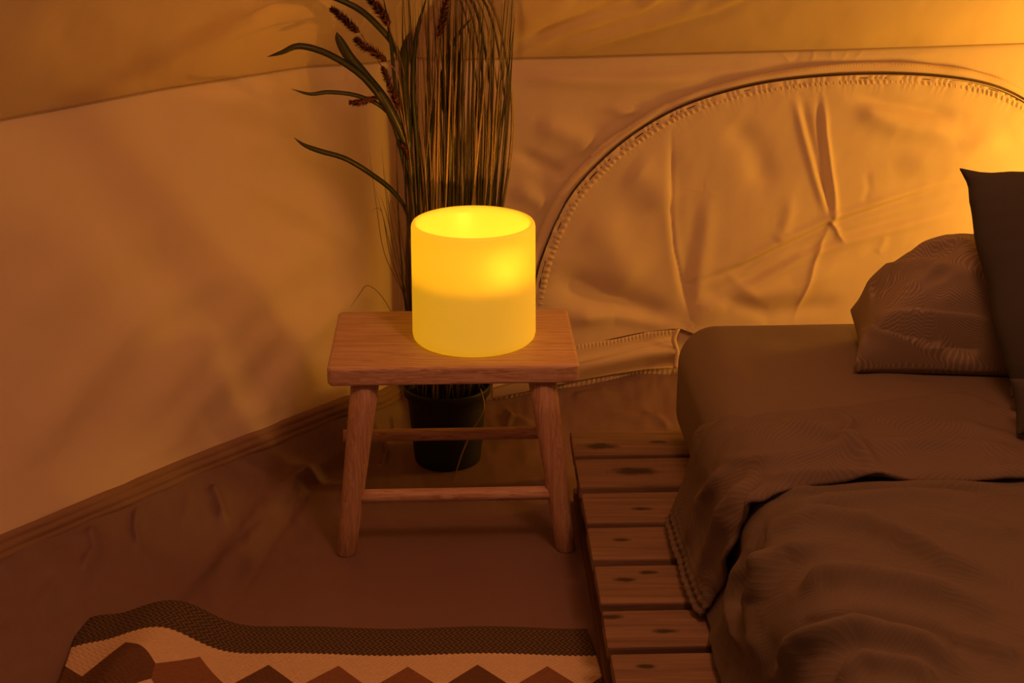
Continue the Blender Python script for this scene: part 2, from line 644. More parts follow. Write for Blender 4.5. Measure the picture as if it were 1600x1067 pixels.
# roof: from the seam up to the apex of the pole
apex = np.array([0.9, 0.45, 2.45])
NR = 150
tr = (np.linspace(0, 1, NR) ** 1.9)[None, :, None]
S0 = Ss + np.array([0, 0, -0.006]) + Wn[:, -1] * 0.006
R = S0[:, None, :] * (1 - tr) + apex * tr
Rn = grid_normals(R)
Rn = Rn * np.sign(((cen - R) * Rn).sum(-1, keepdims=True))
RX, RY = project(R)
roof_creases = [
    ('step', [(800, 78), (880, 45), (1000, 8), (1040, -20)], 9, 0.007),
    ('step', [(840, 76), (930, 52), (1060, 10), (1120, -20)], 12, 0.006),
    ('step', [(900, 75), (1000, 50), (1110, 20), (1200, -20)], 10, -0.005),
    ('ridge', [(800, 40), (860, 15), (900, -15)], 16, 0.006),
    ('ridge', [(810, 70), (900, 30), (980, -10)], 7, -0.004),
    ('ridge', [(1300, 50), (1450, 30), (1600, 0)], 26, 0.004),
    ('ridge', [(200, 110), (330, 60), (420, -20)], 50, 0.008),
]
ed = np.clip(np.linspace(0, 1, NR)[None, :] * 12, 0, 1)
dR = (creases(RX, RY, roof_creases) + canvas_noise(RX, RY)) * ed
o = mk_grid('ceiling', R + Rn * dR[..., None], M['canvas'], base=tuple(apex))
struct(o, 'sloping cream canvas roof of the tent above the seam', 'tent roof')

# seam tape where roof meets wall
def strip_along(base, nrm, up, w0, w1, proud, n=6, bumps=None):
    q = np.linspace(0, 1, n)
    P = base[:, None, :] + up[:, None, :] * (w0 + (w1 - w0) * q)[None, :, None]
    pr = np.sin(q * pi) ** 0.5 * proud + 0.001
    D = np.broadcast_to(pr[None, :], P.shape[:2]).copy()
    if bumps is not None:
        D = D + bumps
    return P + nrm[:, None, :] * D[..., None]


upv = Ss - Hs
upv = upv / np.linalg.norm(upv, axis=1, keepdims=True)
sl = strip_along(Ss + Wn[:, -1] * 0.005, Wn[:, -1], upv, -0.0085, -0.0060, 0.0006, 4)
o = mk_grid('trim_1', sl, M['seam'], base=tuple(sl[NS // 2, 0]))
struct(o, 'thin dark seam between canvas wall and canvas roof', 'seam')

# hem bands at the foot of the walls
def sx(i0, i1):
    return slice(i0, i1)


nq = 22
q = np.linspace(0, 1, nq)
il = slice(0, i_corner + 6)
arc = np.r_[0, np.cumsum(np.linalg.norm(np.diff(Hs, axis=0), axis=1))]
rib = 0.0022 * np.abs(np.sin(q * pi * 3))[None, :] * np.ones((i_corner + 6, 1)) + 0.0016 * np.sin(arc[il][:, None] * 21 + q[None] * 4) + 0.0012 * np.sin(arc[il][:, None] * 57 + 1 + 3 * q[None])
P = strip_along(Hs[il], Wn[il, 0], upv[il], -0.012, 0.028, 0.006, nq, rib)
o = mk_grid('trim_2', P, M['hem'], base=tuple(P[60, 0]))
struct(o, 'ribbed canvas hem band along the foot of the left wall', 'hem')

ir = slice(i_corner - 2, NS)
a_ = arc[ir][:, None]
px_r, _ = project(Hs[ir])
puck = 0.0022 * np.sin(a_ * 2 * pi / 0.0085 + 3 * np.sin(a_ * 40)) * (np.exp(-((q[None] - 0.3) / 0.16) ** 2) + 0.6 * np.exp(-((q[None] - 0.75) / 0.12) ** 2)) * (0.5 + 0.5 * np.sin(a_ * 33 + 1) ** 2)
puck = puck + 0.0030 * np.sin(a_ * 31) * np.sin(q[None] * pi)
wid = 0.030 * np.ones(len(a_))
P = strip_along(Hs[ir], Wn[ir, 0], upv[ir], -0.006, 0.026, 0.004, nq, puck)
o = mk_grid('trim_3', P, M['canvas_band'], base=tuple(P[60, 0]))
struct(o, 'puckered stitched hem along the foot of the back wall', 'hem')

# groundsheet: rises to the hem all round, flat inside
cF = np.array([0.35, 0.30, 0.0])
qn = 230
q = np.linspace(0, 1, qn) ** 1.5
Hf = Hs + np.array([0, 0, 0.004]) - Wn[:, 0] * 0.001
tocen = cF - Hf
lens = np.linalg.norm(tocen[:, :2], axis=1)
G = Hf[:, None, :] + tocen[:, None, :] * q[None, :, None]
dist = lens[:, None] * q[None, :]
px0 = project(Hs)[0]
# how far the sheet takes to come down from the hem to the ground
reach = np.interp(px0, [-600, 0, 300, 545, 620, 900, 1200, 2000], [0.22, 0.20, 0.15, 0.08, 0.07, 0.16, 0.16, 0.16])
reach = smooth1(reach[:, None], 20)[:, 0]
k = np.clip(1 - dist / reach[:, None], 0, 1)
G[..., 2] = Hf[:, 2:3] * k ** 1.25 * (1 + 0.0 * k)
GX, GY = project(G)
gcr = [
    ('ridge', [(520, 715), (430, 790), (370, 870), (310, 960)], 24, 0.020),
    ('step', [(540, 710), (470, 770), (410, 850), (345, 960)], 12, 0.008),
    ('ridge', [(330, 755), (345, 790), (352, 825)], 8, 0.016),
    ('ridge', [(300, 770), (290, 800), (280, 830)], 8, 0.004),
    ('ridge', [(215, 790), (212, 830), (220, 860)], 7, 0.011),
    ('ridge', [(140, 820), (150, 860), (130, 900)], 10, 0.010),
    ('ridge', [(80, 850), (90, 900), (60, 960)], 14, 0.005),
    ('ridge', [(890, 620), (920, 612), (960, 615)], 5, 0.004),
    ('ridge', [(940, 645), (1000, 655), (1050, 650)], 6, 0.005),
    ('ridge', [(1000, 640), (1030, 655), (1050, 672)], 5, 0.005),
    ('ridge', [(780, 650), (810, 655), (835, 665)], 4, 0.005),
    ('ridge', [(790, 640), (800, 652), (790, 668)], 3, 0.005),
    ('ridge', [(600, 690), (604, 710), (596, 730)], 4, 0.008),
    ('ridge', [(612, 650), (618, 670), (610, 690)], 5, 0.006),
    ('ridge', [(580, 650), (590, 675), (600, 690)], 6, 0.006),
    ('ridge', [(760, 700), (820, 705), (850, 700)], 7, 0.002),
    ('ridge', [(905, 880), (925, 905), (945, 925)], 7, 0.004),
]
dG = creases(GX, GY, gcr)
near_edge = np.clip(1 - dist / 0.5, 0, 1)
dG += near_edge * (0.0025 * fbm(GX, GY, 1 / 26.0, 3, 9) + 0.0014 * fbm(GX, GY, 1 / 9.0, 2, 14))
dG *= np.clip(dist / 0.02, 0, 1)
G[..., 2] += np.maximum(dG, -0.004)
# flat where furniture stands
o = mk_grid('floor', G, M['groundsheet'], base=(0, 1.5, 0))
struct(o, 'brown groundsheet floor that rises to the canvas hem at the edges', 'groundsheet')

# ------------------------------------------------------------------ arched window in the back wall
win = empty('window_1', tuple(at_back(1250, 560)), 'arched zipped window flap of creased cream canvas behind the bed', 'window', kind='structure')


def inside_grid():
    nu, nv = 430, 250
    xs = np.linspace(826, 1745, nu)
    top = np.interp(xs, archP[:, 0], archP[:, 1])
    base = np.interp(xs, [820, 905, 1000, 1045, 1062, 1110, 1340, 1760], [560, 540, 520, 514, 513, 530, 540, 545])
    P = np.zeros((nu, nv, 3))
    X = np.zeros((nu, nv))
    Y = np.zeros((nu, nv))
    for i, x in enumerate(xs):
        for_v = np.linspace(0, 1, nv)
        Y[i] = base[i] + (top[i] - base[i]) * for_v
        X[i] = x
    r = np.stack([(X - 800) / F, cP + (533.5 - Y) / F * sP, -sP + (533.5 - Y) / F * cP], -1)
    t = (2.61 + 0.2063 * 1.15 - 0.017) / (r[..., 1] - 0.16 * r[..., 0] - 0.2063 * r[..., 2])
    return CAM + r * t[..., None], X, Y


FP, FX, FY = inside_grid()
d = creases(FX, FY, flap_creases) + canvas_noise(FX, FY)
_, da, _ = line_dist(FX[::1], FY[::1], [tuple(p) for p in archP[::8]])
d = d * np.clip(da / 14, 0.1, 1)
# small radial puckers beneath the gathered edge
ang = np.arctan2(FY - 560, FX - 1280)
d += 0.0013 * np.sin(ang * 210 + 3 * np.sin(ang * 60)) * np.exp(-(da / 16) ** 2)
FP = FP + BACK_N * (np.maximum(d, -0.013))[..., None]
mk_grid('window_flap', FP, M['canvas'], win)


def ribbon(off0, off1, n, proud, bumpf=None, lo=0, hi=420, taper=None):
    """ribbon that follows the arch; offsets in pixels outward (+) or inward (-) turned to metres on the wall"""
    A3 = np.array([at_back(x, y, 0.0) for x, y in archP[lo:hi]])
    Tn = np.gradient(A3, axis=0)
    Tn /= np.linalg.norm(Tn, axis=1, keepdims=True)
    out = np.cross(Tn, BACK_N)
    out *= -1 if out[len(out) // 2][2] < 0 else 1
    s = np.r_[0, np.cumsum(np.linalg.norm(np.diff(A3, axis=0), axis=1))]
    # resample finely
    m = int(s[-1] / 0.0016)
    sn = np.linspace(0, s[-1], m)
    A3 = np.stack([np.interp(sn, s, A3[:, i]) for i in range(3)], 1)
    out = np.stack([np.interp(sn, s, out[:, i]) for i in range(3)], 1)
    q = np.linspace(0, 1, n)
    o0 = np.broadcast_to(off0 if not callable(off0) else off0(sn), sn.shape)
    o1 = np.broadcast_to(off1 if not callable(off1) else off1(sn), sn.shape)
    O = o0[:, None] + (o1 - o0)[:, None] * q[None]
    P = A3[:, None, :] + out[:, None, :] * O[..., None]
    pr = proud * np.sin(q * pi)[None] ** 0.4 * np.ones((m, 1))
    if bumpf is not None:
        pr = pr + bumpf(sn[:, None], q[None])
    return P + BACK_N * (pr + 0.008)[..., None]


def b_outer(s, q):
    w = 0.0016 * np.sin(s * 19) * np.sin(q * pi) + 0.0022 * np.sin(s * 47 + 2 * np.sin(s * 11)) * q
    return w + 0.0006 * np.sin(s * 2 * pi / 0.006) * (np.abs(q - 0.85) < 0.08)


def b_pucker(s, q):
    m = 0.45 + 0.55 * np.sin(s * 9 + 0.5) ** 2
    return (0.0021 * np.sin(s * 2 * pi / 0.0115 + 2.2 * q + 1.2 * np.sin(s * 70)) * m * np.sin(q * pi) ** 0.7
            + 0.0012 * np.sin(s * 2 * pi / 0.006 + 1) * np.exp(-((q - 0.08) / 0.08) ** 2))


mk_grid('outer_binding', ribbon(0.004, lambda s: 0.022 + 0.003 * np.sin(s * 8), 16, 0.006, b_outer), M['canvas_band'], win)
mk_grid('gathered_edge', ribbon(-0.021, -0.004, 14, 0.0095, b_pucker), M['canvas_band'], win)
zp = mk_grid('zipper', ribbon(-0.0050, 0.0045, 6, 0.0035), M['zip'], win)
for off, rr in ((-0.0048, 0.0013), (0.0004, 0.0012), (0.0050, 0.0013)):
    L = ribbon(off, off + 0.0001, 2, 0.0)[::3, 0] + BACK_N * 0.0065
    V, f = tube(L, rr, 6)
    mk('zipper_cord', V, f, M['zip'] if abs(off) > 0.002 else M['canvas_band'], win)
# short pale ends of tape that stand proud on the outer side of the arch
for pts in ([(861, 362), (872, 330), (885, 291)], [(922, 243), (944, 222), (968, 205)], [(1010, 178), (1024, 170), (1042, 160)]):
    c = catmull(pts, 14)
    A3 = np.array([at_back(x, y, 0.009) for x, y in c])
    B3 = np.array([at_back(x + 5 + 2 * sin(i), y + 5 + 1.5 * sin(i * 2.1), 0.009) for i, (x, y) in enumerate(c)])
    q = np.linspace(0, 1, 6)[None, :, None]
    P = A3[:, None, :] * (1 - q) + B3[:, None, :] * q + BACK_N * (0.004 * np.sin(np.linspace(0, 1, 6) * pi))[None, :, None]
    mk_grid('tape_tab', P, M['canvas_band'], win)

# loose fold of canvas (draught skirt) below the flap, tied up at its right end
nx, nv = 260, 60
xs = np.linspace(770, 1056, nx)
yt = np.interp(xs, [770, 905, 960, 1010, 1045, 1056], [570, 537, 530, 519, 515, 516])
yb = np.interp(xs, [770, 905, 960, 1010, 1045, 1056], [622, 594, 584, 576, 574, 574])
P = np.zeros((nx, nv, 3))
for i in range(nx):
    s = xs[i]
    for j in range(nv):
        v = j / (nv - 1)
        y = yb[i] + (yt[i] - yb[i]) * v
        pr = 0.016 + 0.012 * sin(pi * v) ** 0.8
        g = (s - 770) / 286
        pr += 0.009 * g * sin(2 * pi * (v * 1.25 - 0.25 * g)) * sin(pi * v) ** 0.5
        pr += 0.0012 * sin(s * 1.1) * math.exp(-((v - 0.93) / 0.06) ** 2)
        pr += 0.003 * math.exp(-((v - (0.32 + 0.4 * g)) / 0.05) ** 2)
        P[i, j] = at_back(s, y, pr)
skirt = mk_grid('window_skirt', P, M['canvas_band'], win, flip=True)
c = [(1058, 514), (1052, 530), (1057, 550), (1055, 575)]
c = catmull(c, 20)
A3 = np.array([at_back(x - 3, y, 0.034) for x, y in c])
B3 = np.array([at_back(x + 5, y, 0.034) for x, y in c])
q = np.linspace(0, 1, 6)[None, :, None]
mk_grid('tie_strap', A3[:, None] * (1 - q) + B3[:, None] * q + BACK_N * (0.003 * np.sin(np.linspace(0, 1, 6) * pi))[None, :, None], M['canvas_band'], win, thick=0.002)

# ------------------------------------------------------------------ pallet
BR = radians(2.1)
Ax = np.array([cos(BR), sin(BR), 0])
Bx = np.array([-sin(BR), cos(BR), 0])
PZ = 0.130
O = at_z(890, 674, PZ)
O[2] = 0


def bed(a, d, z):
    return O + Ax * a - Bx * d + np.array([0, 0, 1.0]) * z


def rbox_local(a0, a1, d0, d1, z0, z1, bev, fr=bed, jit=0.0):
    """bevelled box as 24 corner points joined: chamfered edges"""
    bm = bmesh.new()
    bmesh.ops.create_cube(bm, size=1.0)
    for v in bm.verts:
        v.co = ((a0 + a1) / 2 + v.co.x * (a1 - a0), (d0 + d1) / 2 + v.co.y * (d1 - d0), (z0 + z1) / 2 + v.co.z * (z1 - z0))
        if jit:
            v.co += Vector((random.uniform(-jit, jit), random.uniform(-jit, jit), random.uniform(-jit, jit) * 0.3))
    bmesh.ops.bevel(bm, geom=bm.edges[:], offset=bev, segments=2, affect='EDGES', profile=0.6)
    V = [fr(v.co.x, v.co.y, v.co.z) for v in bm.verts]
    bm.verts.index_update()
    f = [tuple(v.index for v in fc.verts)[::-1] for fc in bm.faces]
    bm.free()
    return V, f


pal = empty('wooden_pallet', tuple(bed(0.6, 0.8, 0)), 'low pallet base of dark knotty planks under the mattress, beside the rug', 'pallet')
KN = []
for kx, ky, kr in [(935, 696, 0.014), (992, 736, 0.017), (1004, 795, 0.007), (972, 843, 0.006), (978, 905, 0.007), (1012, 894, 0.006), (952, 963, 0.008), (1010, 1040, 0.006),
                   (1030, 690, 0.007), (1060, 850, 0.006), (1040, 985, 0.007)]:
    q_ = at_z(kx, ky, PZ) - np.array(pal.location)
    KN.append((float(q_[0]), float(q_[1]), kr))
M['plank'] = wood('dark_pallet_plank', (0.31, 0.195, 0.13), (0.12, 0.068, 0.045), 0, 22.0, 3.4, 0.7, knots=KN)
edges_px = [(673, 711), (716, 762), (769, 817), (823, 875), (882, 943), (952, 1012), (1020, 1085)]


def d_of(py):
    p = at_z(900, py, PZ)
    return float((O - p) @ Bx)


rows = [(d_of(a), d_of(b)) for a, b in edges_px]
rows = [(a + 0.003, b) for a, b in rows]
rows[0] = (0.0, rows[0][1])
while rows[-1][1] < 1.62:
    s = rows[-1][1] + 0.012
    rows.append((s, s + 0.100))
for i, (d0, d1) in enumerate(rows):
    x0 = random.uniform(0.0, 0.002)
    V, f = rbox_local(x0, 1.30, d0, d1, PZ - 0.020, PZ + random.uniform(-0.001, 0.0005), 0.003, jit=0.0012)
    mk('plank', V, f, M['plank'], pal, smooth=False)
dend = rows[-1][1]
for a in (0.012, 0.60, 1.19):
    V, f = rbox_local(a, a + 0.085, 0.004, dend - 0.004, PZ - 0.042, PZ - 0.0215, 0.002)
    mk('stringer', V, f, M['plank_y'], pal, smooth=False)
    V, f = rbox_local(a - 0.004, a + 0.089, 0.0, dend, 0.003, 0.024, 0.002)
    mk('bottom_board', V, f, M['plank_y'], pal, smooth=False)
    for d0 in (0.02, 0.5 * dend - 0.06, dend - 0.14):
        V, f = rbox_local(a, a + 0.085, d0, d0 + 0.12, 0.0245, PZ - 0.0425, 0.003)
        mk('block', V, f, M['plank_y'], pal, smooth=False)

# ------------------------------------------------------------------ mattress
MZ0, MZ1 = PZ + 0.001, 0.338
MA0, MA1, MD0, MD1 = 0.170, 1.28, 0.0, 1.60


def rounded_block(a0, a1, d0, d1, z0, z1, r, n, fr, dome=0.0, disp=None):
    bm = bmesh.new()
    bmesh.ops.create_cube(bm, size=2.0)
    bmesh.ops.subdivide_edges(bm, edges=bm.edges[:], cuts=n, use_grid_fill=True)
    ctr = np.array([(a0 + a1) / 2, (d0 + d1) / 2, (z0 + z1) / 2])
    half = np.array([(a1 - a0) / 2, (d1 - d0) / 2, (z1 - z0) / 2])
    co = np.array([v.co[:] for v in bm.verts])
    # denser towards the edges
    co = np.sign(co) * (1 - (1 - np.abs(co)) ** 1.35)
    p = co * half
    inner = np.clip(p, -(half - r), half - r)
    dd = p - inner
    L = np.linalg.norm(dd / r, axis=1, keepdims=True)
    m = np.max(np.abs(dd / r), axis=1, keepdims=True)
    p = inner + np.where(L > 1e-6, dd / np.maximum(L, 1e-9) * np.maximum(m, 1e-9), 0)
    fx = 1 - (p[:, 0] / half[0]) ** 2
    fy = 1 - (p[:, 1] / half[1]) ** 2
    p[:, 2] += dome * np.clip(fx, 0, 1) ** 0.5 * np.clip(fy, 0, 1) ** 0.5 * (p[:, 2] > 0)
    p = p + ctr
    V = np.array([fr(*q) for q in p])
    bm.verts.index_update()
    f = [tuple(v.index for v in fc.verts) for fc in bm.faces]
    bm.free()
    return V, f


V, f = rounded_block(MA0, MA1, MD0, MD1, MZ0, MZ1 - 0.004, 0.062, 150, bed, 0.006)
f = [t[::-1] for t in f]
X, Y = project(V)
mcr = [
    ('ridge', [(1130, 560), (1250, 545), (1420, 600), (1500, 640)], 16, 0.0030),
    ('ridge', [(1110, 560), (1200, 610), (1260, 640)], 14, 0.0025),
    ('ridge', [(1180, 520), (1300, 560), (1380, 590)], 20, -0.0030),
    ('ridge', [(1070, 540), (1080, 650), (1070, 740)], 10, 0.002),
]
V[:, 2] += creases(X, Y, mcr) * np.clip((V[:, 2] - 0.25) / 0.05, 0, 1)
o = mk('mattress', V, f, M['sheet'], base=tuple(bed(0.7, 0.8, MZ0)))
tag(o, 'thick mattress in a plain brown fitted sheet on the pallet', 'mattress')


# ------------------------------------------------------------------ bedspread
def sheet_profile(w, off):
    """w = metres of cloth measured up from the hem at the pallet, over the mattress edge and across"""
    r = 0.062 + off
    zt = MZ1 + off
    a_side = MA0 - off
    h = (zt - r) - 0.142
    arcl = r * pi / 2
    a = np.where(w < h, a_side - 0.030 * np.clip(1 - w / h, 0, 1) ** 2.0, 0.0)
    z = np.where(w < h, 0.142 + w, 0.0)
    th = np.clip((w - h) / r, 0, pi / 2)
    a = np.where((w >= h), a_side + r - r * np.cos(th) + np.clip(w - h - arcl, 0, None), a)
    z = np.where((w >= h), zt - r + r * np.sin(th), z)
    return a, z


def cloth_grid(w1, dtop, dbot, off, nu, nv, crs, nz, edge_roll=0.0):
    w = np.linspace(0, 1, nu) ** 1.15 * w1
    V = np.linspace(0, 1, nv)
    Wg, Vg = np.meshgrid(w, V, indexing='ij')
    D = dtop(Wg) * (1 - Vg) + dbot(Wg) * Vg
    a, z = sheet_profile(Wg, off)
    P = O + Ax * a[..., None] - Bx * D[..., None] + np.array([0, 0, 1.0]) * z[..., None]
    Nn = grid_normals(P)
    Nn *= np.sign(Nn[nu // 2, nv // 2, 2])
    X, Y = project(P)
    d = creases(X, Y, crs) + nz(Wg, D)
    if edge_roll:
        d = d - edge_roll * (np.exp(-Vg / 0.02) + np.exp(-(1 - Vg) / 0.03))
    d = np.maximum(d, -off * 0.55)
    P = P + Nn * d[..., None]
    P[..., 2] = np.maximum(P[..., 2], PZ + 0.004)
    uv = np.stack([Wg, D], -1)
    return P, uv


h0 = 0.14
dcr = [
    ('ridge', [(1195, 800), (1290, 780), (1420, 778), (1600, 790)], 10.2, 0.01377),
    ('ridge', [(1200, 830), (1264, 806), (1354, 822), (1411, 850), (1478, 888), (1600, 921)], 11.0, 0.02295),
    ('ridge', [(1180, 900), (1230, 860), (1330, 850)], 11.9, 0.01377),
    ('ridge', [(1240, 925), (1290, 905), (1345, 912), (1478, 938), (1600, 985)], 12.8, 0.02525),
    ('ridge', [(1230, 1010), (1262, 978), (1345, 966), (1454, 988), (1560, 1040)], 11.0, -0.02065),
    ('ridge', [(1215, 1060), (1260, 1015), (1340, 995), (1440, 1020), (1530, 1067)], 11.9, 0.02525),
    ('ridge', [(1300, 1075), (1350, 1035), (1430, 1050), (1470, 1080)], 10.2, 0.01607),
    ('ridge', [(1420, 800), (1520, 830), (1600, 850)], 13.6, 0.01377),
    ('ridge', [(1470, 1000), (1540, 1015), (1600, 1040)], 11.9, 0.01377),
    ('ridge', [(1165, 860), (1150, 940), (1175, 1040)], 10.2, 0.01836),
    ('ridge', [(1210, 850), (1180, 940), (1200, 1060)], 11.9, 0.01836),
    ('ridge', [(1190, 815), (1172, 880), (1160, 960)], 7.6, -0.01377),
    ('step', [(1185, 770), (1300, 762), (1450, 765), (1600, 757)], 6.8, -0.00918),
]
P, uv = cloth_grid(1.05, lambda w: 0.53 + 0 * w, lambda w: 1.52 + 0.0 * w, 0.013, 230, 300, dcr,
                   lambda w, d: 0.0050 * fbm(w, d, 8, 4, 21, 2.2) + 0.0022 * fbm(w, d, 30, 3, 22, 2.0))
duv = mk_grid('bedspread', P, M['duvet'], uvs=uv, thick=0.003, base=tuple(bed(0.6, 1.0, 0.34)))
if duv.data.polygons[5000].normal.z < 0:
    duv.data.flip_normals()
tag(duv, 'brown rumpled bedspread draped over the mattress side, top edge turned down', 'bedspread')


def f_top(w):
    a, _ = sheet_profile(w, 0.02)
    v = np.interp(a, [0.10, 0.145, 0.17, 0.21, 0.30, 0.42, 0.525, 0.575, 0.70, 1.2], [0.335, 0.345, 0.41, 0.455, 0.445, 0.41, 0.385, 0.47, 0.53, 0.55])
    return v


def f_bot(w):
    a, _ = sheet_profile(w, 0.02)
    return np.interp(a, [0.10, 0.135, 0.15, 0.17, 0.22, 0.30, 0.45, 0.70, 1.2], [0.60, 0.62, 0.66, 0.672, 0.668, 0.665, 0.662, 0.645, 0.64])


fcr = [
    ('ridge', [(1130, 720), (1230, 715), (1330, 700), (1450, 690)], 9.0, 0.01120),
    ('ridge', [(1210, 660), (1290, 680), (1340, 705), (1380, 730)], 8.1, 0.01344),
    ('ridge', [(1290, 640), (1330, 665), (1310, 690)], 7.2, 0.00896),
    ('ridge', [(1380, 700), (1480, 695), (1600, 705)], 7.2, 0.01120),
    ('ridge', [(1200, 740), (1330, 742), (1450, 752)], 5.4, 0.01344),
    ('ridge', [(1170, 740), (1130, 800), (1100, 900)], 8.1, 0.01344),
    ('ridge', [(1140, 720), (1100, 780), (1075, 860)], 7.2, 0.00896),
    ('ridge', [(1190, 752), (1150, 820), (1120, 920)], 5.4, 0.01568),
    ('ridge', [(1480, 660), (1540, 680), (1600, 690)], 9.0, 0.00896),
]


def f_nz(w, d):
    lace = np.exp(-(w / 0.022) ** 2)
    return (0.0028 * fbm(w, d, 11, 4, 31, 1.8) + 0.0014 * fbm(w, d, 40, 3, 32, 1.5)
            + lace * (0.0022 * np.sin(d * 2 * pi / 0.017 + 2 * np.sin(w * 200)) + 0.002 * np.sin(w * 2 * pi / 0.012)))


P, uv = cloth_grid(1.05, f_top, f_bot, 0.024, 260, 110, fcr, f_nz, 0.009)
fl = mk_grid('turned_down_edge', P, M['duvet_flap'], duv, uvs=uv, thick=0.006)
if fl.data.polygons[15000].normal.z < 0:
    fl.data.flip_normals()


# ------------------------------------------------------------------ pillows
def pillow(name, c00, c10, c11, c01, thick, mat, n=70, pinch=0.05, wr=0.004, seed=1, flange=0.0, crs=None, power=0.5, sag=0.0, parent=None, zmin=None, upow=1.0, wob=0.0):
    """corners: lower left, lower right, upper right, upper left (seen from the camera)"""
    c00, c10, c11, c01 = map(np.array, (c00, c10, c11, c01))
    U = np.linspace(-1, 1, n)
    U = np.sign(U) * (1 - (1 - np.abs(U)) ** 1.4)
    u, v = np.meshgrid(U, U, indexing='ij')
    pu = u * (1 - pinch * (1 - v * v) * np.abs(u) ** 3)
    pv = v * (1 - pinch * (1 - u * u) * np.abs(v) ** 3)
    pu = pu + wob * np.sin(v * 9 + seed) * np.abs(u) ** 4 - wob * 2.2 * (np.abs(v) > 0.0) * np.sign(u) * np.clip((np.abs(v) - 0.72) / 0.12, 0, 1) * np.clip((0.99 - np.abs(v)) / 0.10, 0, 1) * np.abs(u) ** 4
    pv = pv + wob * np.sin(u * 7 + seed * 2) * np.abs(v) ** 4 - wob * 2.2 * np.sign(v) * np.clip((np.abs(u) - 0.70) / 0.12, 0, 1) * np.clip((0.99 - np.abs(u)) / 0.10, 0, 1) * np.abs(v) ** 4
    s, t = (pu + 1) / 2, (pv + 1) / 2
    B = (c00 * ((1 - s) * (1 - t))[..., None] + c10 * (s * (1 - t))[..., None] + c11 * (s * t)[..., None] + c01 * ((1 - s) * t)[..., None])
    nn = np.cross(c10 - c00, c01 - c00)
    nn /= np.linalg.norm(nn)
    if nn[1] > 0:
        nn = -nn
    ue = np.clip(np.abs(u) * (1 + flange), 0, 1)
    ve = np.clip(np.abs(v) * (1 + flange * 0.3), 0, 1)
    h = (1 - ue ** 2.6) ** (power * upow) * (1 - ve ** 2.6) ** power
    h = np.maximum(h, 0.0)
    wn = wr * fbm(u, v, 3.2, 4, seed) * (0.35 + h)
    front = B + nn * (h * thick * 0.5 + 0.002 + wn)[..., None]
    if crs is not None:
        X, Y = project(front)
        front = front + nn * (creases(X, Y, crs) * 1.5 * (0.35 + h ** 0.3))[..., None]
    back = B - nn * (h * thick * 0.5 + 0.002 - wn * 0.5)[..., None]
    m = n
    V = np.vstack([front.reshape(-1, 3), back.reshape(-1, 3)])
    if zmin is not None:
        V[:, 2] = np.maximum(V[:, 2], zmin)
    f = gfaces(n, n)
    f = [q for q in f] + [tuple(k + m * m for k in q[::-1]) for q in f]
    rim = [i * m for i in range(m)] + [(m - 1) * m + j for j in range(1, m)] + [i * m + m - 1 for i in range(m - 2, -1, -1)] + [j for j in range(m - 2, 0, -1)]
    for a, b in zip(rim, rim[1:] + rim[:1]):
        f.append((b, a, a + m * m, b + m * m))
    la = np.linalg.norm(np.diff(front, axis=0), axis=2)
    lb = np.linalg.norm(np.diff(front, axis=1), axis=2)
    au = np.vstack([np.zeros((1, n)), np.cumsum(la, 0)])
    av = np.hstack([np.zeros((n, 1)), np.cumsum(lb, 1)])
    uv = np.stack([au * 2.0 + 0.15 * np.sin(av * 9), av * 3.2], -1).reshape(-1, 2)
    o = mk(name, V, f, mat, parent=parent, uvs=np.vstack([uv, uv]))
    bmn = bmesh.new()
    bmn.from_mesh(o.data)
    bmesh.ops.recalc_face_normals(bmn, faces=bmn.faces)
    bmn.to_mesh(o.data)
    bmn.free()
    return o


ll = at_z(1334, 572, 0.352)
ul = at_y(1329, 484, ll[1] + 0.16)
lr = at_z(1590, 596, 0.352) + np.array([0.16, 0.02, 0])
ur = ul + np.array([0.50, 0.03, 0.075])
pcr = [
    ('ridge', [(1352, 500), (1356, 450), (1385, 425), (1440, 418), (1520, 425)], 8, 0.008),
    ('ridge', [(1362, 470), (1372, 450), (1400, 438)], 5, -0.004),
    ('ridge', [(1352, 500), (1420, 495), (1520, 505), (1570, 520)], 10, 0.006),
    ('step', [(1345, 515), (1390, 520), (1460, 540), (1570, 560)], 9, 0.009),
    ('ridge', [(1338, 560), (1350, 525), (1375, 512)], 8, 0.007),
    ('ridge', [(1395, 585), (1425, 560), (1440, 535)], 6, 0.008),
    ('ridge', [(1345, 570), (1385, 578), (1420, 560)], 7, 0.004),
    ('ridge', [(1440, 590), (1500, 575), (1570, 580)], 10, 0.006),
    ('ridge', [(1420, 395), (1480, 380), (1530, 385)], 10, 0.005),
]
o = pillow('pillow', ll, lr, ur, ul, 0.31, M['pillow'], 130, 0.045, 0.011, 4, 0.0, pcr, 0.42, upow=1.35, zmin=MZ1 + 0.004)
tag(o, 'plump brown pillow with a pale fern-line print lying on the mattress', 'pillow')
pillow_o = o

